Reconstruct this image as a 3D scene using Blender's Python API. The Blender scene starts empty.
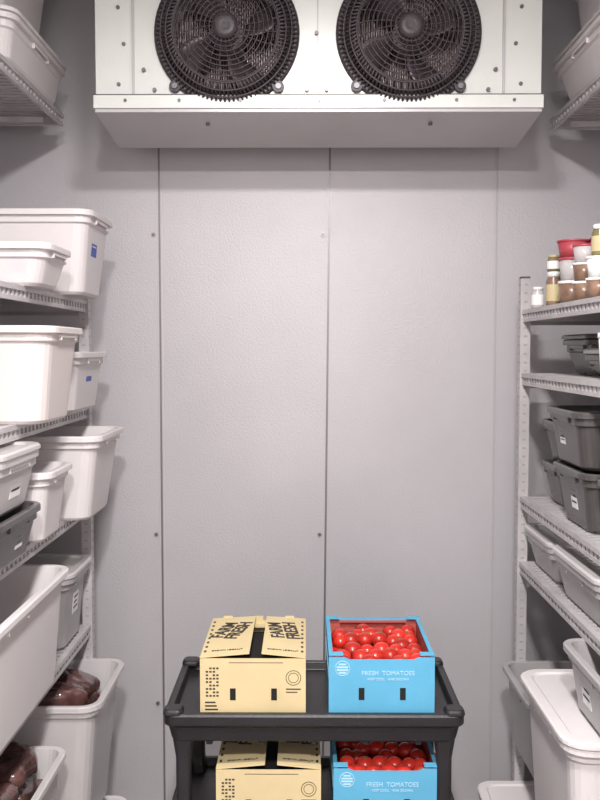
import bpy, bmesh, math, random
from mathutils import Vector, Matrix
random.seed(7)
S = bpy.context.scene

# ------------------------------------------------------------------ materials
def mat(name, col, rough=0.5, metal=0.0, bump=0.0, bscale=60, var=0.06, vscale=6, alpha=1.0, transl=0.0, spec=0.5, coat=0.0):
    m = bpy.data.materials.new(name); m.use_nodes = True
    nt = m.node_tree; N = nt.nodes; L = nt.links
    b = N['Principled BSDF']; out = N['Material Output']
    tc = N.new('ShaderNodeTexCoord')
    no = N.new('ShaderNodeTexNoise'); no.inputs['Scale'].default_value = vscale; no.inputs['Detail'].default_value = 4
    L.new(tc.outputs['Object'], no.inputs['Vector'])
    cr = N.new('ShaderNodeValToRGB')
    c = Vector(col)
    cr.color_ramp.elements[0].position = 0.3; cr.color_ramp.elements[1].position = 0.7
    cr.color_ramp.elements[0].color = (*(c * (1 - var)), 1)
    cr.color_ramp.elements[1].color = (*[min(1, x * (1 + var)) for x in c], 1)
    L.new(no.outputs['Fac'], cr.inputs['Fac']); L.new(cr.outputs['Color'], b.inputs['Base Color'])
    b.inputs['Roughness'].default_value = rough; b.inputs['Metallic'].default_value = metal
    b.inputs['Specular IOR Level'].default_value = spec
    b.inputs['Coat Weight'].default_value = coat
    b.inputs['Alpha'].default_value = alpha
    if bump > 0:
        n2 = N.new('ShaderNodeTexNoise'); n2.inputs['Scale'].default_value = bscale; n2.inputs['Detail'].default_value = 3
        L.new(tc.outputs['Object'], n2.inputs['Vector'])
        bp = N.new('ShaderNodeBump'); bp.inputs['Strength'].default_value = bump; bp.inputs['Distance'].default_value = 0.004
        L.new(n2.outputs['Fac'], bp.inputs['Height']); L.new(bp.outputs['Normal'], b.inputs['Normal'])
    if transl > 0:
        t = N.new('ShaderNodeBsdfTranslucent'); L.new(cr.outputs['Color'], t.inputs['Color'])
        mx = N.new('ShaderNodeMixShader'); mx.inputs[0].default_value = transl
        L.new(b.outputs[0], mx.inputs[1]); L.new(t.outputs[0], mx.inputs[2]); L.new(mx.outputs[0], out.inputs['Surface'])
    return m

M = {}
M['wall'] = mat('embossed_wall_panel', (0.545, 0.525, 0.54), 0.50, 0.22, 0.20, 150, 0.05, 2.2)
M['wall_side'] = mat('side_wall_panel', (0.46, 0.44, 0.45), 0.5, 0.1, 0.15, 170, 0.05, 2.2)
M['ceil'] = mat('ceiling_panel', (0.70, 0.69, 0.69), 0.6, 0, 0.1, 60)
M['floor'] = mat('quarry_floor', (0.22, 0.19, 0.18), 0.5, 0, 0.3, 40, 0.2, 8)
M['seam'] = mat('panel_seam_metal', (0.24, 0.225, 0.23), 0.4, 0.5)
M['screw'] = mat('screw_steel', (0.18, 0.17, 0.18), 0.4, 0.7)
M['unit'] = mat('coated_aluminium', (0.76, 0.775, 0.735), 0.35, 0.1, 0.05, 200, 0.03)
M['pan'] = mat('drain_pan_aluminium', (0.54, 0.52, 0.52), 0.35, 0.2, 0.05, 200, 0.05)
M['guard'] = mat('black_guard_plastic', (0.050, 0.038, 0.043), 0.42)
M['blade'] = mat('fan_blade_dark', (0.14, 0.11, 0.12), 0.4, 0.3)
M['coil'] = mat('coil_fin_copper', (0.85, 0.70, 0.69), 0.4, 0.3, 0.2, 150, 0.15, 30)
M['shelf'] = mat('epoxy_shelf_grey', (0.52, 0.495, 0.495), 0.4, 0.2, 0.1, 120, 0.12, 12)
M['post'] = mat('post_grey', (0.38, 0.36, 0.365), 0.4, 0.35, 0.1, 120, 0.1, 12)
M['notch'] = mat('post_notch_grey', (0.40, 0.38, 0.38), 0.5, 0.2)
M['white'] = mat('milky_polypropylene', (0.86, 0.82, 0.815), 0.35, 0, 0.03, 60, 0.03, 4, transl=0.25)
M['cream'] = mat('offwhite_polyethylene', (0.84, 0.78, 0.755), 0.4, 0, 0.03, 60, 0.03, 4, transl=0.2)
M['clear'] = mat('frosted_polycarbonate', (0.72, 0.69, 0.68), 0.22, 0, 0.03, 60, 0.04, 4, alpha=0.66)
M['smoke'] = mat('smoke_polycarbonate', (0.085, 0.078, 0.077), 0.22, 0, 0.03, 60, 0.1, 6, alpha=0.92)
M['greytub'] = mat('grey_polycarbonate', (0.42, 0.40, 0.40), 0.26, 0, 0.03, 60, 0.05, 4, alpha=0.85)
M['black'] = mat('black_structural_foam', (0.018, 0.016, 0.018), 0.42, 0, 0.25, 250, 0.2, 10)
M['rubber'] = mat('caster_rubber', (0.08, 0.08, 0.085), 0.7)
M['kraft'] = mat('cream_cardboard', (0.67, 0.54, 0.30), 0.8, 0, 0.08, 90, 0.05, 9)
M['bluecard'] = mat('blue_cardboard', (0.11, 0.41, 0.62), 0.65, 0, 0.06, 90, 0.05, 9)
M['redcard'] = mat('red_cardboard_liner', (0.46, 0.09, 0.07), 0.7, 0, 0.06, 90, 0.06, 9)
M['ink'] = mat('black_print_ink', (0.04, 0.032, 0.028), 0.7)
M['winkprint'] = mat('white_print_ink', (0.46, 0.70, 0.82), 0.7)
M['dark'] = mat('painted_hollow_shade', (0.012, 0.010, 0.009), 0.9)
M['tomato'] = mat('tomato_skin', (0.54, 0.028, 0.016), 0.30, 0, 0.02, 40, 0.4, 14, coat=0.2)
M['calyx'] = mat('tomato_calyx', (0.10, 0.20, 0.04), 0.7)
M['meat'] = mat('vacuum_packed_meat', (0.085, 0.038, 0.034), 0.2, 0, 1.0, 35, 0.6, 14, coat=0.6)
M['label'] = mat('white_label_paper', (0.85, 0.85, 0.83), 0.7)
M['blue'] = mat('blue_label_paper', (0.03, 0.09, 0.42), 0.5)
M['redlid'] = mat('red_lid_plastic', (0.40, 0.06, 0.08), 0.4)
M['greenjar'] = mat('olive_pickle_glass', (0.20, 0.17, 0.08), 0.15, 0, 0, 60, 0.3, 30, coat=0.4)
M['yellow'] = mat('yellow_label', (0.55, 0.46, 0.26), 0.5)
M['sauce'] = mat('brown_sauce', (0.25, 0.15, 0.10), 0.3, var=0.3, vscale=30)
em = bpy.data.materials.new('lamp_lens'); em.use_nodes = True
eb = em.node_tree.nodes['Principled BSDF']; eb.inputs['Base Color'].default_value = (1, 1, 1, 1)
eb.inputs['Emission Color'].default_value = (1, 0.96, 0.95, 1); eb.inputs['Emission Strength'].default_value = 3
M['lens'] = em

# ------------------------------------------------------------------ mesh builder
class MB:
    def __init__(s, name, parent=None):
        s.bm = bmesh.new(); s.name = name; s.mats = []; s.parent = parent
    def mi(s, k):
        if k not in s.mats: s.mats.append(k)
        return s.mats.index(k)
    def face(s, vs, k, smooth=False):
        try:
            f = s.bm.faces.new(vs)
            f.material_index = s.mi(k); f.smooth = smooth; return f
        except ValueError:
            return None
    def box(s, x0, x1, y0, y1, z0, z1, k, mtx=None):
        P = [(x0, y0, z0), (x1, y0, z0), (x1, y1, z0), (x0, y1, z0), (x0, y0, z1), (x1, y0, z1), (x1, y1, z1), (x0, y1, z1)]
        v = [s.bm.verts.new((mtx @ Vector(p)) if mtx else p) for p in P]
        for q in ((3, 2, 1, 0), (4, 5, 6, 7), (0, 1, 5, 4), (1, 2, 6, 5), (2, 3, 7, 6), (3, 0, 4, 7)):
            s.face([v[i] for i in q], k)
        return v
    def hexa(s, P, k):
        v = [s.bm.verts.new(p) for p in P]
        for q in ((3, 2, 1, 0), (4, 5, 6, 7), (0, 1, 5, 4), (1, 2, 6, 5), (2, 3, 7, 6), (3, 0, 4, 7)):
            s.face([v[i] for i in q], k)
    def cyl(s, a, b, r, k, n=10, r2=None, smooth=True):
        a = Vector(a); b = Vector(b); d = (b - a).normalized()
        u = d.orthogonal().normalized(); w = d.cross(u); r2 = r if r2 is None else r2
        A = []; B = []
        for i in range(n):
            t = 2 * math.pi * i / n; o = u * math.cos(t) + w * math.sin(t)
            A.append(s.bm.verts.new(a + o * r)); B.append(s.bm.verts.new(b + o * r2))
        for i in range(n):
            j = (i + 1) % n; s.face([A[i], A[j], B[j], B[i]], k, smooth)
        s.face(A[::-1], k); s.face(B, k)
    def loops(s, L, k, cap0=True, cap1=True, smooth=True):
        R = [[s.bm.verts.new(p) for p in l] for l in L]
        n = len(R[0])
        for a, b in zip(R, R[1:]):
            for i in range(n):
                j = (i + 1) % n; s.face([a[i], a[j], b[j], b[i]], k, smooth)
        if cap0: s.face(R[0][::-1], k)
        if cap1: s.face(R[-1], k)
    def torus(s, c, R, r, k, axis='Y', n=48, m=6):
        L = []
        for i in range(n):
            t = 2 * math.pi * i / n; l = []
            for j in range(m):
                p = 2 * math.pi * j / m; rr_ = R + r * math.cos(p); h = r * math.sin(p)
                if axis == 'Y': l.append((c[0] + rr_ * math.cos(t), c[1] + h, c[2] + rr_ * math.sin(t)))
                else: l.append((c[0] + rr_ * math.cos(t), c[1] + rr_ * math.sin(t), c[2] + h))
            L.append(l)
        V = [[s.bm.verts.new(p) for p in l] for l in L]
        for i in range(n):
            for j in range(m):
                s.face([V[i][j], V[i][(j + 1) % m], V[(i + 1) % n][(j + 1) % m], V[(i + 1) % n][j]], k, True)
    def sphere(s, c, r, k, u=12, v=8, sq=(1, 1, 1), jit=0, rot=None, boxy=0):
        mtx = Matrix.Translation(c) @ (rot or Matrix.Identity(4)) @ Matrix.Diagonal((r * sq[0], r * sq[1], r * sq[2], 1))
        res = bmesh.ops.create_uvsphere(s.bm, u_segments=u, v_segments=v, radius=1)
        idx = s.mi(k); fs = set(); ph = [random.uniform(0, 6) for _ in range(4)]
        for vv in res['verts']:
            c0 = vv.co
            if boxy:
                c0 = Vector([math.copysign(abs(q) ** boxy, q) for q in c0])
            if jit:
                c0 = c0 * (1 + jit * (math.sin(5 * c0.x + ph[0]) * math.sin(6 * c0.y + ph[1]) + .6 * math.sin(11 * c0.x + ph[2]) * math.cos(9 * c0.y + ph[3])))
            vv.co = mtx @ c0
            for f in vv.link_faces: fs.add(f)
        for f in fs: f.material_index = idx; f.smooth = True
    def done(s, bevel=0, subsurf=0, recalc=True):
        if recalc: bmesh.ops.recalc_face_normals(s.bm, faces=s.bm.faces)
        me = bpy.data.meshes.new(s.name); s.bm.to_mesh(me); s.bm.free()
        for k in s.mats: me.materials.append(M[k])
        o = bpy.data.objects.new(s.name, me); S.collection.objects.link(o)
        if s.parent: o.parent = s.parent
        if bevel:
            b = o.modifiers.new('b', 'BEVEL'); b.width = bevel; b.segments = 2; b.limit_method = 'ANGLE'; b.angle_limit = math.radians(40)
        if subsurf:
            q = o.modifiers.new('s', 'SUBSURF'); q.levels = subsurf; q.render_levels = subsurf
        return o

def empty(name, loc=(0, 0, 0)):
    e = bpy.data.objects.new(name, None); e.empty_display_size = 0.05; S.collection.objects.link(e); return e

def rr(cx, cy, w, d, r, z, n=5):
    P = []; r = min(r, w / 2 - 1e-3, d / 2 - 1e-3)
    for (sx, sy, a0) in ((1, 1, 0), (-1, 1, 90), (-1, -1, 180), (1, -1, 270)):
        for i in range(n + 1):
            a = math.radians(a0 + 90 * i / n)
            P.append((cx + sx * (w / 2 - r) + r * math.cos(a), cy + sy * (d / 2 - r) + r * math.sin(a), z))
    return P

def text(parent, name, body, size, loc, rot, k, bold=0.0, ext=0.0006):
    c = bpy.data.curves.new(name + '_c', 'FONT'); c.body = body; c.size = size; c.extrude = ext; c.offset = bold
    c.align_x = 'CENTER'; c.align_y = 'CENTER'; c.space_line = .8
    t = bpy.data.objects.new(name + '_t', c); S.collection.objects.link(t)
    bpy.context.view_layer.update()
    me = bpy.data.meshes.new_from_object(t.evaluated_get(bpy.context.evaluated_depsgraph_get()))
    bpy.data.objects.remove(t)
    me.materials.clear(); me.materials.append(M[k])
    o = bpy.data.objects.new(name, me); S.collection.objects.link(o); o.location = loc; o.rotation_euler = rot
    o.parent = parent
    return o

# ------------------------------------------------------------------ room
YW = 3.0; XS = 1.22; ZC = 2.74; YF = -1.2
def slab(name, *a):
    m = MB(name); m.box(*a); return m.done()
slab('floor', -XS - .1, XS + .1, YF - .1, YW + .1, -0.1, 0, 'floor')
slab('ceiling', -XS - .1, XS + .1, YF - .1, YW + .1, ZC, ZC + .1, 'ceil')
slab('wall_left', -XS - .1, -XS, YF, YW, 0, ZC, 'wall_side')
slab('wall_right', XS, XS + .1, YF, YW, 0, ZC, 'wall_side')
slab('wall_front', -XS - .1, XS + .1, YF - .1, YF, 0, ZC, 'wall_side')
slab('wall_back', -XS - .1, XS + .1, YW, YW + .1, 0, ZC, 'wall')
# panel seams on the back wall: paired thin metal beads with a dark joint
def seam(name, xt, xb, faint=False):
    m = MB(name)
    def strip(o0, o1, d, k):
        m.hexa([(xb + o0, YW - d, 0), (xb + o1, YW - d, 0), (xb + o1, YW, 0), (xb + o0, YW, 0),
                (xt + o0, YW - d, ZC), (xt + o1, YW - d, ZC), (xt + o1, YW, ZC), (xt + o0, YW, ZC)], k)
    strip(-.0085, -.0035, .003, 'wall'); strip(-.0035, .0035, .0012, 'wall_side' if faint else 'seam'); strip(.0035, .0085, .003, 'wall')
    if not faint:
        for z in (0.35, 0.93, 1.93, 2.45):
            t = z / ZC; x = xb + (xt - xb) * t - .020
            m.cyl((x, YW, z), (x, YW - .004, z), .008, 'post', 12)
            m.cyl((x, YW - .004, z), (x, YW - .005, z), .005, 'screw', 10)
    return m.done()
seam('trim_1', -.482, -.480); seam('trim_2', .087, .060); seam('trim_3', .632, .632, True); seam('trim_4', -1.06, -1.06, True)

# cold room door behind the camera
dr = MB('door_1'); dr.box(-.45, .45, YF + .002, YF + .05, 0.002, 2.05, 'ceil'); dr.box(.33, .37, YF + .05, YF + .10, .95, 1.2, 'screw')
dr.done(bevel=.01)

# ------------------------------------------------------------------ evaporator
ev = empty('evaporator_fan_unit')
UX0, UX1, UY0, UY1, UZ0, UZ1 = -.582, .655, 2.56, 2.84, 2.256, 2.70
fans = [(-.218, 2.430), (.288, 2.430)]
m = MB('casing', ev)
m.box(UX0, UX0 + .004, UY0, UY1, UZ0, UZ1, 'unit'); m.box(UX1 - .004, UX1, UY0, UY1, UZ0, UZ1, 'unit')
m.box(UX0, UX1, UY0, UY1, UZ1 - .004, UZ1, 'unit'); m.box(UX0, UX1, UY1 - .004, UY1, UZ0, UZ1, 'unit')
hs = .172; hr = .160; NS = 48
def quad(x0, x1, z0, z1, y=UY0):
    v = [m.bm.verts.new(p) for p in ((x0, y, z0), (x1, y, z0), (x1, y, z1), (x0, y, z1))]; m.face(v, 'unit')
xs = [UX0] + sum([[f[0] - hs, f[0] + hs] for f in fans], []) + [UX1]
for i in (0, 2, 4): quad(xs[i], xs[i + 1], UZ0, UZ1)
for fx, fz in fans:
    quad(fx - hs, fx + hs, UZ0, fz - hs); quad(fx - hs, fx + hs, fz + hs, UZ1)
    ci, sq, bk = [], [], []
    for i in range(NS):
        a = 2 * math.pi * i / NS; c, s_ = math.cos(a), math.sin(a); q = hs / max(abs(c), abs(s_))
        ci.append(m.bm.verts.new((fx + hr * c, UY0, fz + hr * s_))); bk.append(m.bm.verts.new((fx + hr * c, UY0 + .10, fz + hr * s_)))
        sq.append(m.bm.verts.new((fx + q * c, UY0, fz + q * s_)))
    for i in range(NS):
        j = (i + 1) % NS; m.face([ci[i], ci[j], sq[j], sq[i]], 'unit'); m.face([ci[i], ci[j], bk[j], bk[i]], 'unit', True)
# corner end covers and stiffening ribs on the face
for x0, x1 in ((UX0 - .002, UX0 + .105), (UX1 - .105, UX1 + .002)):
    m.box(x0, x1, UY0 - .006, UY0 - .0005, UZ0, UZ1, 'unit')
m.box(UX0 + .100, UX0 + .106, UY0 - .012, UY0 - .0005, UZ0, UZ1, 'pan'); m.box(UX1 - .106, UX1 - .100, UY0 - .012, UY0 - .0005, UZ0, UZ1, 'pan')
m.box(.033, .037, UY0 - .003, UY0 - .0005, UZ0, UZ1, 'pan')
m.done(recalc=False)
m = MB('drain_pan', ev)
m.hexa([(UX0 - .004, UY0 - .012, 2.212), (UX1 + .004, UY0 - .012, 2.212), (UX1, UY1, 2.178), (UX0, UY1, 2.178),
        (UX0 - .004, UY0 - .012, UZ0 - .001), (UX1 + .004, UY0 - .012, UZ0 - .001), (UX1 + .004, UY1, UZ0 - .001), (UX0 - .004, UY1, UZ0 - .001)], 'pan')
m.box(UX0 - .007, UX1 + .007, UY0 - .018, UY0 - .0125, 2.222, 2.258, 'unit')
m.box(UX0 - .007, UX1 + .007, UY0 - .020, UY0 - .0125, 2.2582, 2.2600, 'screw')
m.done(bevel=.001)
m = MB('screws', ev)
for x, z in [(-.52, 2.29), (-.52, 2.50), (-.52, 2.66), (.60, 2.29), (.60, 2.50), (.60, 2.66), (-.505, 2.40), (.585, 2.40), (.005, 2.275), (.06, 2.275), (.005, 2.56), (.06, 2.56),
             (.032, 2.43), (-.42, 2.275), (.51, 2.275), (-.45, 2.33), (-.45, 2.53), (.53, 2.33), (.53, 2.53)]:
    m.cyl((x, UY0, z), (x, UY0 - .010, z), .0055, 'screw', 10)
for x in (-.50, -.35, -.18, .04, .22, .42, .58): m.cyl((x, UY0 - .012, 2.243), (x, UY0 - .022, 2.243), .0045, 'screw', 10)
for x in (-.28, .36): m.cyl((x, 2.63, 2.21), (x, 2.63, 2.195), .006, 'screw', 10)
m.done()
m = MB('coil', ev)
x = UX0 + .02
while x < UX1 - .02:
    m.box(x, x + .002, UY0 + .13, UY0 + .22, UZ0 + .01, UZ1 - .01, 'coil'); x += .007
m.box(UX0 + .01, UX1 - .01, UY0 + .222, UY0 + .226, UZ0 + .01, UZ1 - .01, 'unit')
m.done()
m = MB('hanger_brackets', ev)
for x in (UX0 + .1, UX1 - .1):
    m.box(x - .02, x + .02, UY0 + .05, UY1 - .05, UZ1, ZC, 'pan')
m.done()
for fx, fz in fans:
    m = MB('fan_guard', ev)
    prof = lambda r: UY0 - .012 - .055 * max(0, 1 - (r / .205) ** 3)
    for i in range(9):
        r = .043 + i * .0125
        m.torus((fx, prof(r), fz), r, .0021, 'guard', n=56, m=5)
    for i in range(24):
        a = 2 * math.pi * i / 24
        pts = []
        for q in range(7):
            r = .03 + (.150 - .03) * q / 6; aa = a + .2 * (q / 6)
            pts.append(Vector((fx + r * math.cos(aa), prof(r), fz + r * math.sin(aa))))
        for p, q2 in zip(pts, pts[1:]): m.cyl(p, q2, .0020, 'guard', 5)
    # dense moulded ribs of the outer bell
    nr = 96
    for i in range(nr):
        a = 2 * math.pi * i / nr; a2 = a + .04
        c1 = Vector((fx + .146 * math.cos(a), prof(.146), fz + .146 * math.sin(a)))
        c2 = Vector((fx + .178 * math.cos(a2), prof(.178) + .001, fz + .178 * math.sin(a2)))
        c3 = Vector((fx + .198 * math.cos(a2), UY0 - .008, fz + .198 * math.sin(a2)))
        m.cyl(c1, c2, .0036, 'guard', 5); m.cyl(c2, c3, .0036, 'guard', 5)
    m.torus((fx, prof(.147), fz), .147, .0035, 'guard', n=64)
    m.torus((fx, prof(.166), fz), .166, .003, 'guard', n=64)
    m.torus((fx, prof(.182), fz), .182, .003, 'guard', n=64)
    # outer base ring
    P = [[(fx + r * math.cos(2 * math.pi * i / 64), y, fz + r * math.sin(2 * math.pi * i / 64)) for i in range(64)] for r, y in
         ((.158, UY0 - .001), (.158, UY0 - .006), (.192, UY0 - .014), (.201, UY0 - .013), (.203, UY0 - .001))]
    m.loops(P, 'guard', cap0=False, cap1=False)
    # centre cap
    P = [[(fx + r * math.cos(2 * math.pi * i / 24), y, fz + r * math.sin(2 * math.pi * i / 24)) for i in range(24)] for r, y in
         ((.036, prof(.036) + .004), (.036, prof(.036) - .004), (.022, prof(.02) - .008), (.01, prof(0) - .006))]
    m.loops(P, 'guard')
    for a in (-2.35, -.8, .8, 2.35):
        cx, cz = fx + .206 * math.cos(a), fz + .206 * math.sin(a)
        m.cyl((cx, UY0 - .001, cz), (cx, UY0 - .014, cz), .016, 'guard', 16)
        m.cyl((cx, UY0 - .014, cz), (cx, UY0 - .019, cz), .008, 'screw', 10)
    m.done()
    m = MB('fan_blades', ev)
    m.cyl((fx, UY0 + .005, fz), (fx, UY0 + .12, fz), .045, 'blade', 24)
    for i in range(4):
        a0 = 2 * math.pi * i / 4 + .3; rows = []
        for q in range(6):
            r = .04 + .108 * q / 5; wdt = .36 + .12 * math.sin(q / 5 * math.pi); row = []
            for e in range(5):
                t = e / 4 - .5; aa = a0 + .25 * q / 5 + t * wdt * 1.6
                row.append(m.bm.verts.new((fx + r * math.cos(aa), UY0 + .045 + t * .055, fz + r * math.sin(aa))))
            rows.append(row)
        for ra, rb in zip(rows, rows[1:]):
            for e in range(4): m.face([ra[e], ra[e + 1], rb[e + 1], rb[e]], 'blade', True)
    o = m.done(); so = o.modifiers.new('t', 'SOLIDIFY'); so.thickness = .002

# ------------------------------------------------------------------ shelving
def shelf_deck(m, x0, x1, y0, y1, z, front_side):
    """vented shelf: perimeter rails + crosswise slats; z is the top surface"""
    rw = .016
    for xa in (x0, x1 - rw):
        m.box(xa, xa + rw, y0, y1, z - .012, z, 'shelf')
        m.box(xa + .003, xa + rw - .003, y0, y1, z - .036, z - .026, 'shelf')
        n = int((y1 - y0) / .03)
        for i in range(n):
            ya = y0 + (i + .3) * (y1 - y0) / n
            m.box(xa + .004, xa + rw - .004, ya, ya + .014, z - .027, z - .011, 'shelf')
    for ya in (y0, y1 - rw):
        m.box(x0 + rw, x1 - rw, ya, ya + rw, z - .034, z, 'shelf')
    n = int((y1 - y0) / .030)
    for i in range(1, n):
        ya = y0 + i * (y1 - y0) / n
        m.box(x0 + rw, x1 - rw, ya - .007, ya + .007, z - .009, z - .0015, 'shelf')
    xm = (x0 + x1) / 2
    m.box(xm - .01, xm + .01, y0 + rw, y1 - rw, z - .028, z - .0095, 'shelf')

def shelving(name, x0, x1, y0, y1, zs, ztop):
    e = empty(name)
    m = MB('shelf_decks', e)
    for z in zs: shelf_deck(m, x0 + .004, x1 - .004, y0 + .034, y1 - .034, z, 1)
    m.done()
    m = MB('posts', e)
    for xa in (x0, x1 - .030):
        for ya in (y0, y1 - .034):
            m.box(xa, xa + .030, ya, ya + .033, .02, ztop, 'shelf')
            m.box(xa + .004, xa + .026, ya + .004, ya + .029, 0, .02, 'rubber')
            m.box(xa + .002, xa + .028, ya + .002, ya + .031, ztop, ztop + .006, 'rubber')
            z = .08
            while z < ztop - .02:   # moulded locating notches
                m.box(xa + .010, xa + .020, ya - .001, ya, z, z + .006, 'notch')
                fx = xa - .001 if x0 > 0 else xa + .030
                m.box(fx, fx + .001, ya + .011, ya + .023, z, z + .006, 'notch')
                z += .026
    m.done(bevel=.002)
    m = MB('traverses', e)
    for z in zs:
        for ya in (y0 + .008, y1 - .026):
            m.box(x0 + .03, x1 - .03, ya, ya + .018, z - .045, z - .006, 'post')
    m.done()
    return e
LX = -.655; RX = .650
LZ = [1.70, 1.38, 1.085, .706, .215]
RZ = [1.67, 1.48, 1.105, .905, .36]
shelving('shelving_unit', -1.185, LX, .95, 2.76, LZ, 1.76)
shelving('shelving_unit', RX, 1.185, .95, 2.76, RZ, 1.765)

def top_shelf(x0, x1, y0, y1, z, wx):
    e = empty('bracketed_shelf'); m = MB('deck', e); shelf_deck(m, x0, x1, y0, y1, z, 1); m.done()
    m = MB('brackets', e)
    s_ = 1 if wx < 0 else -1; wx = wx + s_ * .002
    for y in (y0 + .12, (y0 + y1) / 2, y1 - .12):
        lo, hi = (wx, x1 - .03) if wx < 0 else (x0 + .03, wx)
        m.box(min(lo, hi), max(lo, hi), y - .004, y + .004, z - .052, z - .037, 'shelf')
        m.box(min(wx, wx + s_ * .012), max(wx, wx + s_ * .012), y - .012, y + .012, z - .22, z - .036, 'shelf')
        a = Vector((wx + s_ * .01, y, z - .2)); b = Vector((wx + s_ * .26, y, z - .05)); m.cyl(a, b, .006, 'shelf', 8)
    m.done()
top_shelf(-XS + .004, -.755, 1.5, 2.86, 2.285, -XS)
top_shelf(.765, XS - .004, 1.5, 2.86, 2.27, XS)

# ------------------------------------------------------------------ tubs
def tub(x_aisle, depth, y0, y1, z, h, k='white', side=1, lid=None, label=None, lpos=(.5, .55), lsz=(.05, .045), taper=.018,
        meat=False, r=.035, rim=.014, name='food_storage_tub', rimh=.016, fill=None, face_label=False):
    """side=+1: tub on the left shelving (aisle face looks +x); -1: right shelving"""
    e = empty(name)
    xa, xb = (x_aisle - depth, x_aisle) if side > 0 else (x_aisle, x_aisle + depth)
    w = xb - xa - 2 * rim; d = y1 - y0 - 2 * rim; cx = (xa + xb) / 2; cy = (y0 + y1) / 2; wl = .003
    t = taper
    m = MB('body', e)
    L = [rr(cx, cy, w - 2 * t - .012, d - 2 * t - .012, r, z), rr(cx, cy, w - 2 * t, d - 2 * t, r, z + .008),
         rr(cx, cy, w - 2 * t * .15, d - 2 * t * .15, r, z + h - rimh - .022), rr(cx, cy, w + .006, d + .006, r, z + h - rimh - .018),
         rr(cx, cy, w + .006, d + .006, r, z + h - rimh),
         rr(cx, cy, w + 2 * rim, d + 2 * rim, r + .01, z + h - rimh), rr(cx, cy, w + 2 * rim, d + 2 * rim, r + .01, z + h - .003),
         rr(cx, cy, w + 2 * rim - .006, d + 2 * rim - .006, r + .008, z + h),
         rr(cx, cy, w - 2 * wl, d - 2 * wl, r - .003, z + h - .001), rr(cx, cy, w - 2 * t - 2 * wl, d - 2 * t - 2 * wl, r - .003, z + .006)]
    m.loops(L, k, smooth=False)
    # hand grips under the rim on both ends
    gw = min(.13, d * .5)
    for s_ in (1, -1):
        xe = cx + s_ * (w / 2)
        x0, x1 = sorted((xe - s_ * .002, xe + s_ * (rim - .004)))
        for yy in (cy - gw / 2, cy + gw / 2):
            m.box(x0, x1, yy - .0018, yy + .0018, z + h - rimh - .016, z + h - rimh, k)
        m.box(x1 - .002 if s_ > 0 else x0, x1 if s_ > 0 else x0 + .002, cy - gw / 2, cy + gw / 2, z + h - rimh - .010, z + h - rimh, k)
    m.done(bevel=.0012)
    if lid:
        m = MB('lid', e); lw, ld = w + 2 * rim + .008, d + 2 * rim + .008; zt = z + h
        m.loops([rr(cx, cy, lw, ld, r + .012, zt + .001), rr(cx, cy, lw, ld, r + .012, zt + .010), rr(cx, cy, lw - .01, ld - .01, r + .01, zt + .014),
                 rr(cx, cy, lw - .05, ld - .05, r, zt + .014), rr(cx, cy, lw - .06, ld - .06, r, zt + .009)], lid, smooth=False)
        m.done(bevel=.001)
    if label:
        m = MB('label', e)
        zc = z + h * lpos[1]; lw, lh = lsz
        yc = cy + (lpos[0] - .5) * (d - 2 * r - lw - 2 * t)
        def fx(zz, o):
            f = (zz - z) / h; return cx + side * (w / 2 - t * max(0, (1 - f)) - t * .12 + o)
        def fy(zz, o):
            f = (zz - z) / h; return cy - (d / 2 - t * max(0, (1 - f)) - t * .12 + o)
        def piece(ya, yb, za, zb, o0, o1, k2):
            if face_label:
                q = cx + side * (w / 2 - r - lw * .8)
                P = [(q + (ya - yc), fy(za, o1), za), (q + (yb - yc), fy(za, o1), za), (q + (yb - yc), fy(za, o0), za), (q + (ya - yc), fy(za, o0), za),
                     (q + (ya - yc), fy(zb, o1), zb), (q + (yb - yc), fy(zb, o1), zb), (q + (yb - yc), fy(zb, o0), zb), (q + (ya - yc), fy(zb, o0), zb)]
            else:
                P = [(fx(za, o0), ya, za), (fx(za, o1), ya, za), (fx(za, o1), yb, za), (fx(za, o0), yb, za),
                     (fx(zb, o0), ya, zb), (fx(zb, o1), ya, zb), (fx(zb, o1), yb, zb), (fx(zb, o0), yb, zb)]
            m.hexa(P, k2)
        piece(yc - lw / 2, yc + lw / 2, zc - lh / 2, zc + lh / 2, .0005, .003, label)
        ink = 'ink' if label == 'label' else 'label'
        for i in range(3 if label == 'label' else 1):
            zz = zc + lh * (.28 - .25 * i); piece(yc - lw * .38, yc + lw * (.38 - .2 * (i % 2)), zz - lh * .04, zz + lh * .04, .003, .0034, ink)
        m.done()
    if meat:
        m = MB('wrapped_meat', e); nx = max(2, int(w / .2)); ny = max(1, int(d / .16))
        lw2, ld2 = w - 2 * t - .02, d - 2 * t - .02
        for lay in range(2):
            for i in range(nx):
                for j in range(ny):
                    px = cx - lw2 / 2 + (i + .5) * lw2 / nx; py = cy - ld2 / 2 + (j + .5) * ld2 / ny
                    rot = Matrix.Rotation(random.uniform(-.25, .25), 4, 'Z') @ Matrix.Rotation(random.uniform(-.22, .22), 4, 'Y') @ Matrix.Rotation(random.uniform(-.2, .2), 4, 'X')
                    m.sphere((px, py, z + h * meat - .07 + lay * .05), 1, 'meat', 32, 20, (lw2 / nx * .47, ld2 / ny * .45, .034), .10, rot, .62)
        m.box(cx - w / 2 + t + .02, cx + w / 2 - t - .02, cy - d / 2 + t + .02, cy + d / 2 - t - .02, z + .015, z + h * meat - .08, 'meat')
        m.done()
    if fill:
        m = MB('contents', e)
        m.loops([rr(cx, cy, w - 2 * t - .014, d - 2 * t - .014, r * .8, z + .008), rr(cx, cy, w - t - .014, d - t - .014, r * .8, z + h * .6)], fill)
        m.done()
    return e

z1, z2, z3, z4, z5 = LZ
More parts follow.
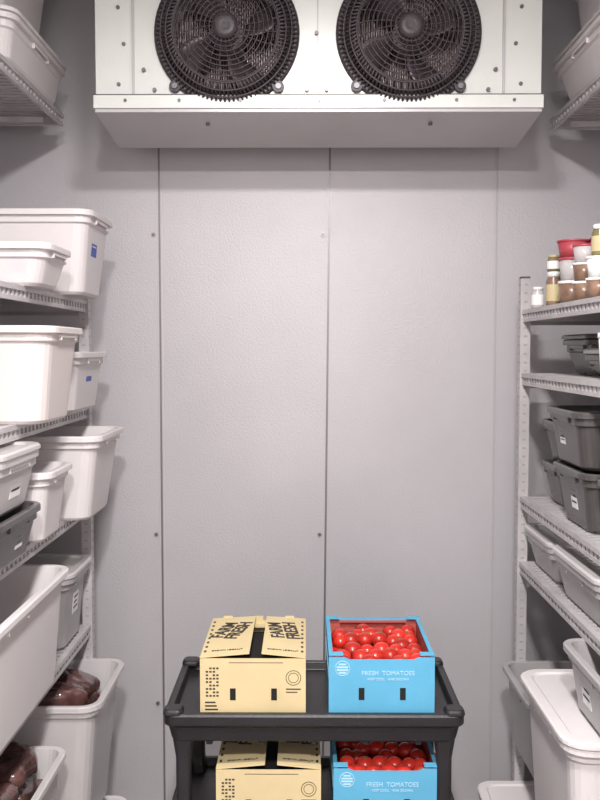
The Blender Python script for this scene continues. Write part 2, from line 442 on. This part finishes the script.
# left, top shelf
tub(-.565, .54, 2.40, 2.70, z1, .225, 'white', label='blue', lpos=(.25, .56), lsz=(.06, .035), taper=.022)
tub(-.590, .52, 2.08, 2.32, z1, .10, 'white', label='blue', lsz=(.034, .042), face_label=True)
tub(-.60, .5, 1.25, 1.70, z1, .16, 'white')
# second
tub(-.562, .5, 2.00, 2.33, z2, .225, 'cream', r=.05, taper=.022)
tub(-.592, .5, 2.37, 2.73, z2, .165, 'white', label='blue', lpos=(.5, .60), lsz=(.06, .035))
tub(-.60, .5, 1.10, 1.60, z2, .16, 'cream')
# third
tub(-.545, .54, 2.38, 2.73, z3, .235, 'white', label='blue', lpos=(.3, .66), lsz=(.05, .03), taper=.030)
tub(-.60, .5, 2.10, 2.34, z3, .175, 'white', r=.03)
tub(-.605, .5, 1.74, 2.08, z3, .115, 'smoke', label='label', lpos=(.75, .5), lsz=(.05, .05), rim=.012)
tub(-.605, .5, 1.76, 2.07, z3 + .1155, .125, 'clear', lid='clear', label='label', lpos=(.6, .5), lsz=(.07, .06), rim=.01, fill='sauce')
tub(-.60, .5, 1.15, 1.65, z3, .2, 'clear')
# fourth
tub(-.645, .45, 2.44, 2.71, z4, .21, 'greytub', lid='clear', label='label', lpos=(.5, .55), lsz=(.06, .06))
tub(-.60, .55, 1.45, 2.30, z4, .29, 'white', taper=.02, r=.04)
# fifth
tub(-.548, .60, 2.34, 2.73, z5, .385, 'clear', meat=1.0, taper=.035, r=.045)
tub(-.61, .52, 1.65, 2.28, z5, .31, 'clear', meat=1.05)
tub(-.545, .58, 2.34, 2.73, 0, .165, 'white', meat=1.0)
# shelf above, left
tub(-.725, .46, 2.28, 2.80, 2.285, .11, 'white', lid='white', taper=.012)
tub(-.750, .42, 2.34, 2.78, 2.41, .27, 'white', taper=.03)
tub(-.735, .44, 1.65, 2.20, 2.285, .38, 'white', taper=.03)

q1, q2, q3, q4, q5 = RZ
R = dict(side=-1)
tub(.66, .45, 2.12, 2.42, q3, .15, 'smoke', label='label', lpos=(.45, .5), lsz=(.05, .06), rim=.012, **R)
tub(.645, .45, 2.14, 2.44, q3 + .151, .145, 'smoke', label='label', lpos=(.75, .5), lsz=(.045, .04), rim=.012, **R)
tub(.67, .45, 1.76, 2.09, q3, .15, 'smoke', label='label', lpos=(.8, .5), lsz=(.05, .06), rim=.012, **R)
tub(.68, .45, 1.78, 2.08, q3 + .151, .08, 'clear', lid='white', **R)
tub(.70, .45, 2.47, 2.70, q3, .12, 'smoke', rim=.012, **R)
tub(.70, .45, 2.48, 2.70, q3 + .121, .12, 'smoke', rim=.012, **R)
tub(.665, .46, 2.42, 2.72, q4, .105, 'greytub', lid='clear', r=.025, rim=.01, **R)
tub(.655, .46, 1.99, 2.38, q4, .115, 'greytub', lid='clear', r=.025, rim=.01, **R)
tub(.66, .46, 1.4, 1.93, q4, .12, 'greytub', lid='clear', **R)
tub(.60, .5, 2.36, 2.73, q5, .235, 'greytub', **R)
tub(.555, .56, 1.86, 2.31, q5, .345, 'white', lid='white', taper=.02, r=.045, **R)
tub(.60, .45, 1.76, 2.10, q5 + .360, .15, 'greytub', label='label', lpos=(.7, .5), lsz=(.06, .07), **R)
tub(.53, .55, 2.30, 2.72, 0, .205, 'white', lid='white', **R)
tub(.66, .45, 1.66, 2.02, q2, .12, 'white', r=.03, **R)
tub(.66, .45, 1.2, 1.55, q1, .12, 'white', r=.03, **R)
tub(.76, .38, 2.40, 2.70, q2, .10, 'smoke', lid='smoke', **R)
tub(.72, .42, 2.15, 2.36, q2, .06, 'smoke', lid='clear', **R)
# shelf above, right
tub(.745, .44, 2.24, 2.80, 2.27, .13, 'white', lid='clear', taper=.03, r=.05, **R)
tub(.785, .40, 2.30, 2.76, 2.27 + .1455, .20, 'white', lid='white', **R)
tub(.765, .42, 1.62, 2.20, 2.27, .34, 'white', **R)

# jars and small tubs on the right top shelf
def jar(x, y, z, r, h, body, cap, lab=None, name='pickle_jar'):
    e = empty(name); m = MB('glass', e); n = 24
    def ring(rad, zz): return [(x + rad * math.cos(2 * math.pi * i / n), y + rad * math.sin(2 * math.pi * i / n), zz) for i in range(n)]
    m.loops([ring(r * .9, z), ring(r, z + .006), ring(r, z + h * .72), ring(r * .78, z + h * .84), ring(r * .78, z + h * .86)], body); m.done()
    m = MB('cap', e); m.loops([ring(r * .84, z + h * .85), ring(r * .84, z + h * .98), ring(r * .76, z + h)], cap); m.done()
    if lab:
        m = MB('label', e); m.loops([ring(r * 1.01, z + h * .15), ring(r * 1.015, z + h * .16), ring(r * 1.015, z + h * .62), ring(r * 1.01, z + h * .63)], lab, cap0=False, cap1=False); m.done()
def cup(x, y, z, r, h, body, cap, name='deli_cup'):
    e = empty(name); m = MB('cup', e); n = 24
    def ring(rad, zz): return [(x + rad * math.cos(2 * math.pi * i / n), y + rad * math.sin(2 * math.pi * i / n), zz) for i in range(n)]
    m.loops([ring(r * .82, z), ring(r * .98, z + h * .88)], body); m.done()
    m = MB('lid', e); m.loops([ring(r, z + h * .88), ring(r * 1.04, z + h * .9), ring(r * 1.04, z + h), ring(r * .9, z + h), ring(r * .88, z + h * .97)], cap); m.done()
jar(.686, 2.50, q1, .021, .095, 'sauce', 'label', 'yellow'); jar(.686, 2.50, q1 + .0955, .019, .045, 'greenjar', 'yellow', 'label')
jar(.735, 2.57, q1, .022, .13, 'sauce', 'yellow', 'label')
jar(.668, 2.60, q1, .018, .06, 'clear', 'label', 'label')
for cxx, cyy in ((.703, 2.38), (.79, 2.42), (.77, 2.32)):
    cup(cxx, cyy, q1, .037, .06, 'sauce', 'label'); cup(cxx, cyy, q1 + .0605, .037, .06, 'clear', 'redlid'); cup(cxx, cyy, q1 + .121, .041, .045, 'redlid', 'redlid')
cup(.697, 2.26, q1, .030, .05, 'sauce', 'label'); cup(.697, 2.26, q1 + .0505, .030, .045, 'sauce', 'label'); cup(.697, 2.26, q1 + .096, .030, .045, 'clear', 'redlid')
cup(.765, 2.22, q1, .040, .09, 'clear', 'redlid'); jar(.765, 2.22, q1 + .0905, .03, .10, 'greenjar', 'yellow', 'label')
cup(.700, 2.15, q1, .033, .05, 'sauce', 'label'); cup(.700, 2.15, q1 + .0505, .033, .05, 'label', 'label'); jar(.700, 2.15, q1 + .101, .022, .075, 'greenjar', 'label', 'yellow'); 
jar(.705, 2.07, q1, .030, .12, 'sauce', 'label', 'yellow'); jar(.705, 2.07, q1 + .1205, .024, .10, 'greenjar', 'redlid', 'yellow')
jar(.79, 2.10, q1, .034, .13, 'greenjar', 'yellow', 'label')
jar(.70, 1.98, q1, .030, .12, 'label', 'greenjar', 'yellow'); jar(.78, 1.98, q1, .032, .14, 'greenjar', 'redlid', 'yellow')
cup(.90, 2.25, q1, .05, .1, 'label', 'redlid')
cup(.72, 2.09, q2, .040, .11, 'label', 'label')

# ------------------------------------------------------------------ cart
ct = empty('utility_cart')
CX0, CX1, CY0, CY1 = -.342, .385, 2.11, 2.50
ccx, ccy, cw, cd = (CX0 + CX1) / 2, (CY0 + CY1) / 2, CX1 - CX0, CY1 - CY0
for nm, zt in (('tray_top', .677), ('tray_middle', .400), ('tray_bottom', .150)):
    m = MB(nm, ct); zf = zt - .022; zb = zt - .075
    m.loops([rr(ccx, ccy, cw - .05, cd - .05, .02, zb), rr(ccx, ccy, cw - .035, cd - .035, .022, zb + .004), rr(ccx, ccy, cw - .02, cd - .02, .022, zt - .035), rr(ccx, ccy, cw, cd, .026, zt - .028),
             rr(ccx, ccy, cw, cd, .026, zt - .006), rr(ccx, ccy, cw - .008, cd - .008, .024, zt), rr(ccx, ccy, cw - .038, cd - .038, .02, zt), rr(ccx, ccy, cw - .05, cd - .05, .018, zf)], 'black', smooth=False)
    for i in range(5):   # moulded channels on underside
        xx = ccx - cw * .35 + i * cw * .175
        m.box(xx - .008, xx + .008, CY0 + .03, CY1 - .03, zb - .012, zb, 'black')
    # raised corner bosses on the rim
    for sx in (-1, 1):
        for sy in (-1, 1):
            px = ccx + sx * (cw / 2 - .024); py = ccy + sy * (cd / 2 - .024)
            m.loops([rr(px, py, .05, .05, .014, zt - .004), rr(px, py, .046, .046, .013, zt + .007), rr(px, py, .036, .036, .010, zt + .010)], 'black', smooth=False)
    m.done(bevel=.003)
m = MB('corner_posts', ct)
for sx in (-1, 1):
    for sy in (-1, 1):
        px = ccx + sx * (cw / 2 - .045); py = ccy + sy * (cd / 2 - .045)
        for za, zb in ((.150 - .026, .400 - .07), (.400 - .026, .677 - .07)):
            m.loops([rr(px, py, .046, .046, .012, za), rr(px, py, .036, .036, .010, za + .05), rr(px, py, .036, .036, .010, zb - .05), rr(px, py, .05, .05, .012, zb)], 'black', smooth=False)
m.done(bevel=.002)
m = MB('casters', ct)
for sx in (-1, 1):
    for sy in (-1, 1):
        px = ccx + sx * (cw / 2 - .06); py = ccy + sy * (cd / 2 - .05)
        m.cyl((px - .012, py, .032), (px + .012, py, .032), .032, 'rubber', 24)
        m.box(px - .018, px - .014, py - .014, py + .014, .028, .067, 'pan'); m.box(px + .014, px + .018, py - .014, py + .014, .028, .067, 'pan')
        m.box(px - .02, px + .02, py - .02, py + .02, .063, .067, 'pan')
m.done()

# ------------------------------------------------------------------ cartons
TH = .005
def front_wall(m, x0, x1, y, z0, z1, dip, k, th=TH):
    """end panel with a shallow hand dip in the top edge"""
    w = x1 - x0
    prof = [(x0, z0), (x1, z0), (x1, z1), (x1 - w * .14, z1), (x1 - w * .2, z1 - dip), (x0 + w * .2, z1 - dip), (x0 + w * .14, z1), (x0, z1)]
    A = [m.bm.verts.new((p[0], y, p[1])) for p in prof]; B = [m.bm.verts.new((p[0], y + th, p[1])) for p in prof]
    m.face(A, k); m.face(B[::-1], k)
    for i in range(len(A)): j = (i + 1) % len(A); m.face([A[i], A[j], B[j], B[i]], k)

def stamp_slots(m, x0, x1, y, z0, h, k='dark'):
    w = x1 - x0
    for f in (.31, .70): m.box(x0 + w * f - .007, x0 + w * f + .007, y - .0006, y + .0005, z0 + h * .30, z0 + h * .50, k)  # slots not cut: thin dark slabs painted as the shade inside them
    for f in (.15, .36, .62, .84): m.box(x0 + w * f - .006, x0 + w * f + .006, y - .0006, y + .0005, z0 + .004, z0 + .012, k)

def tomato_box(x0, y0, z0, tilt=0):
    w, d, h = .257, .315, .150; e = empty('tomato_box'); x1, y1 = x0 + w, y0 + d
    m = MB('carton', e)
    front_wall(m, x0, x1, y0, z0, z0 + h, .006, 'bluecard'); front_wall(m, x0, x1, y1 - TH, z0, z0 + h, .006, 'bluecard')
    m.box(x0, x0 + TH, y0 + TH, y1 - TH, z0, z0 + h, 'bluecard'); m.box(x1 - TH, x1, y0 + TH, y1 - TH, z0, z0 + h, 'bluecard')
    m.box(x0 + TH, x1 - TH, y0 + TH, y1 - TH, z0, z0 + TH, 'bluecard')
    m.done()
    m = MB('liner', e); a = TH + .0005; t = .003
    m.box(x0 + a, x0 + a + t, y0 + a, y1 - a, z0 + TH, z0 + h + .002, 'redcard'); m.box(x1 - a - t, x1 - a, y0 + a, y1 - a, z0 + TH, z0 + h + .002, 'redcard')
    m.box(x0 + a, x1 - a, y1 - a - t, y1 - a, z0 + TH, z0 + h - .002, 'redcard'); m.box(x0 + a, x1 - a, y0 + a, y0 + a + t, z0 + TH, z0 + h - .008, 'redcard')
    # narrow folded top flanges along both sides, corner tabs
    for sx in (0, 1):
        xa = x0 if sx == 0 else x1 - .010
        m.box(xa, xa + .010, y0 + .002, y1 - .002, z0 + h + .0022, z0 + h + .0045, 'bluecard')
        for sy in (0, 1):
            xa = x0 if sx == 0 else x1 - .035; ya = y0 if sy == 0 else y1 - .02
            m.box(xa, xa + .035, ya, ya + .02, z0 + h + .0046, z0 + h + .0075, 'bluecard')
    m.box(x0 + .038, x1 - .038, y1 - .022, y1 - .001, z0 + h - .004, z0 + h - .001, 'redcard')
    m.box(x0 + .036, x1 - .036, y1 - .010, y1 - .001, z0 + h - .001, z0 + h + .003, 'bluecard')
    m.done()
    m = MB('print', e); stamp_slots(m, x0, x1, y0, z0, h)
    for i in range(9):
        ya = y0 + .03 + i * .03; m.box(x0 - .0006, x0, ya, ya + .012, z0 + h * .6, z0 + h * .75, 'winkprint')
    cxx, czz = x0 + .033, z0 + h * .82
    m.torus((cxx, y0 - .0004, czz), .018, .0010, 'winkprint', n=28, m=4)
    for zz_, ww in ((.010, .009), (.003, .014), (-.004, .014), (-.011, .009)): m.box(cxx - ww, cxx + ww, y0 - .0006, y0, czz + zz_ - .002, czz + zz_ + .002, 'winkprint')
    m.done()
    text(e, 'lettering', 'FRESH  TOMATOES', .0150, (x0 + w * .56, y0 - .0008, z0 + h * .74), (math.pi / 2, 0, 0), 'winkprint', 0)
    text(e, 'small_lettering', 'KEEP COOL   VINE GROWN', .008, (x0 + w * .56, y0 - .0008, z0 + h * .64), (math.pi / 2, 0, 0), 'winkprint')
    m = MB('tomatoes', e); r = .0225
    for lay in range(3):
        nx, ny = 6, 7
        for i in range(nx):
            for j in range(ny):
                if lay == 2 and random.random() < .2: continue
                px = x0 + .033 + (w - .066) * i / (nx - 1) + random.uniform(-.004, .004); py = y0 + .036 + (d - .07) * j / (ny - 1) + random.uniform(-.004, .004)
                if lay == 2: px = x0 + .036 + (w - .072) * (i + .25 * ((j % 2) * 2 - 1) * (0 if i in (0, nx - 1) else 1)) / (nx - 1)
                pz = z0 + h - .088 + lay * .032 + random.uniform(-.004, .004); rad = r * random.uniform(.9, 1.1)
                m.sphere((px, py, pz), rad, 'tomato', 14, 9, (1, 1, .86))
                if lay == 2 and random.random() < .35:
                    dx, dy = random.uniform(-.5, .5), random.uniform(-.6, .3); top = Vector((px + dx * rad, py + dy * rad, pz + .86 * rad * math.sqrt(max(.1, 1 - dx * dx - dy * dy)) + .0005))
                    for q in range(5):
                        aa = q * 1.2566 + random.random() * .3; m.cyl(top, top + Vector((.006 * math.cos(aa), .006 * math.sin(aa), -.001)), .0012, 'calyx', 5, .0003)
    m.box(x0 + .012, x1 - .012, y0 + .012, y1 - .012, z0 + TH + .001, z0 + h - .095, 'redcard')
    m.done()

def produce_carton(x0, y0, z0):
    w, d, h = .257, .315, .146; e = empty('produce_carton'); x1, y1 = x0 + w, y0 + d; zt = z0 + h
    m = MB('carton', e)
    m.box(x0, x1, y0, y0 + TH, z0, zt, 'kraft'); m.box(x0, x1, y1 - TH, y1, z0, zt, 'kraft')
    m.box(x0, x0 + TH, y0 + TH, y1 - TH, z0, zt, 'kraft'); m.box(x1 - TH, x1, y0 + TH, y1 - TH, z0, zt, 'kraft')
    m.box(x0 + TH, x1 - TH, y0 + TH, y1 - TH, z0, z0 + TH, 'kraft')
    m.box(x0 + TH + .001, x1 - TH - .001, y0 + TH + .001, y1 - TH - .001, zt - .05, zt - .03, 'dark')  # black slab stands in for shaded contents seen through the flap gap
    # top flaps, sprung up slightly towards the middle
    g = .015; xm = (x0 + x1) / 2 + .006
    for s_, xa, xb in ((-1, x0, xm - g), (1, x1, xm + g)):
        za, zb = zt + .001, zt + .010
        P = [(xa, y0 + .002, za), (xb, y0 + .006, zb), (xb, y1 - .008, zb), (xa, y1 - .002, za)]
        if s_ > 0: P = P[::-1]
        m.hexa([*P, *[(p[0], p[1], p[2] + .004) for p in P]], 'kraft')
    m.box(xm - .035, xm + .035, y1 - .03, y1 - TH, zt - .012, zt - .008, 'kraft')
    m.box(xm - .030, xm + .030, y0 + TH, y0 + .02, zt - .012, zt - .008, 'kraft')
    for i in range(3):   # corner locking tabs standing proud of the rim
        m.box(x0 + .03 + i * .085, x0 + .055 + i * .085, y1 - TH, y1, zt, zt + .012, 'kraft')
    m.done()
    m = MB('print', e); stamp_slots(m, x0, x1, y0, z0, h)
    for r_ in range(9):
        for c in range(4):
            if (r_ * 3 + c) % 5 == 4: continue
            xx = x0 + .014 + c * .0085; zz = z0 + h * .36 + r_ * .0085
            m.box(xx, xx + .0058, y0 - .0006, y0, zz, zz + .0042, 'ink')
    for zz in (.13, .19, .25): m.box(x0 + .012, x0 + .05 - zz * .05, y0 - .0006, y0, z0 + h * zz, z0 + h * (zz + .025), 'ink')
    m.torus((x1 - .030, y0 - .0003, z0 + h * .68), .018, .0008, 'ink', n=28, m=4)
    m.torus((x1 - .030, y0 - .0003, z0 + h * .68), .012, .0007, 'ink', n=20, m=4)
    m.box(x1 - .048, x1 - .012, y0 - .0006, y0, z0 + h * .48, z0 + h * .50, 'ink'); m.box(x1 - .048, x1 - .02, y0 - .0006, y0, z0 + h * .43, z0 + h * .445, 'ink')
    m.box(x0 + .07, x1 - .055, y0 - .0004, y0, z0 + h * .93, z0 + h * .94, 'ink')
    sl = .009 / (w / 2 - g)
    for i in range(8):
        ya = y0 + .03 + i * .034
        for xa in (x0 + .006, x1 - .012):
            m.box(xa, xa + .006, ya, ya + .014, zt + .0040, zt + .0060, 'ink')
    m.done()
    ang = math.atan(sl)
    for s_, xc, rz in ((-1, (x0 + xm - g) / 2 + .003, 1.30), (1, (x1 + xm + g) / 2 - .003, 1.70)):
        o = text(e, 'flap_lettering', 'FARM\nFRESH', .050, (0, 0, 0), (0, 0, 0), 'ink', .0008, .0008)
        o.matrix_basis = Matrix.Translation((xc, (y0 + y1) / 2 + .035, zt + .0103)) @ Matrix.Rotation(-ang if s_ < 0 else ang, 4, 'Y') @ Matrix.Rotation(rz, 4, 'Z')
        text(e, 'flap_small_lettering', 'GROWN LOCALLY', .009, (xc, y0 + .035, zt + .0103), (0, -ang if s_ < 0 else ang, 0), 'ink', 0, .0008)

for zt, off in ((.677, 0), (.400, .034)):
    zf = zt - .0215
    produce_carton(-.255 + off * 1.1, 2.145, zf)
    tomato_box(.058 + off * .35, 2.145, zf)

# ------------------------------------------------------------------ lights
def fixture(x, y, lx, ly, power, col=(1, .965, .96)):
    e = empty('ceiling_or_fill_light')
    m = MB('housing', e); m.loops([rr(x, y, lx, ly, .03, ZC), rr(x, y, lx, ly, .03, ZC - .03), rr(x, y, lx - .03, ly - .03, .03, ZC - .04)], 'unit', smooth=False); m.done()
    m = MB('lens', e); m.loops([rr(x, y, lx - .04, ly - .04, .03, ZC - .0401), rr(x, y, lx - .06, ly - .06, .03, ZC - .055)], 'lens'); m.done()
    l = bpy.data.lights.new('lamp', 'AREA'); l.shape = 'RECTANGLE'; l.size = lx - .06; l.size_y = ly - .06; l.energy = power; l.color = col
    o = bpy.data.objects.new('lamp', l); S.collection.objects.link(o); o.location = (x, y, ZC - .06); o.parent = e
fixture(0.02, 1.0, .26, .26, 52)
fixture(0.0, -.3, .2, .3, 100)  # added fill behind the camera; its housing and lens are invented
w = bpy.data.worlds.new('World'); S.world = w; w.use_nodes = True
w.node_tree.nodes['Background'].inputs[0].default_value = (.8, .78, .8, 1); w.node_tree.nodes['Background'].inputs[1].default_value = .2

# ------------------------------------------------------------------ camera
cam = bpy.data.cameras.new('Camera'); cam.sensor_fit = 'VERTICAL'; cam.sensor_height = 36; cam.lens = 40.5; cam.clip_start = .02
co = bpy.data.objects.new('Camera', cam); S.collection.objects.link(co); co.location = (0, 0, 1.55)
co.rotation_euler = (math.radians(90 - 3.18), 0, math.radians(.32)); S.camera = co
S.view_settings.view_transform = 'Standard'
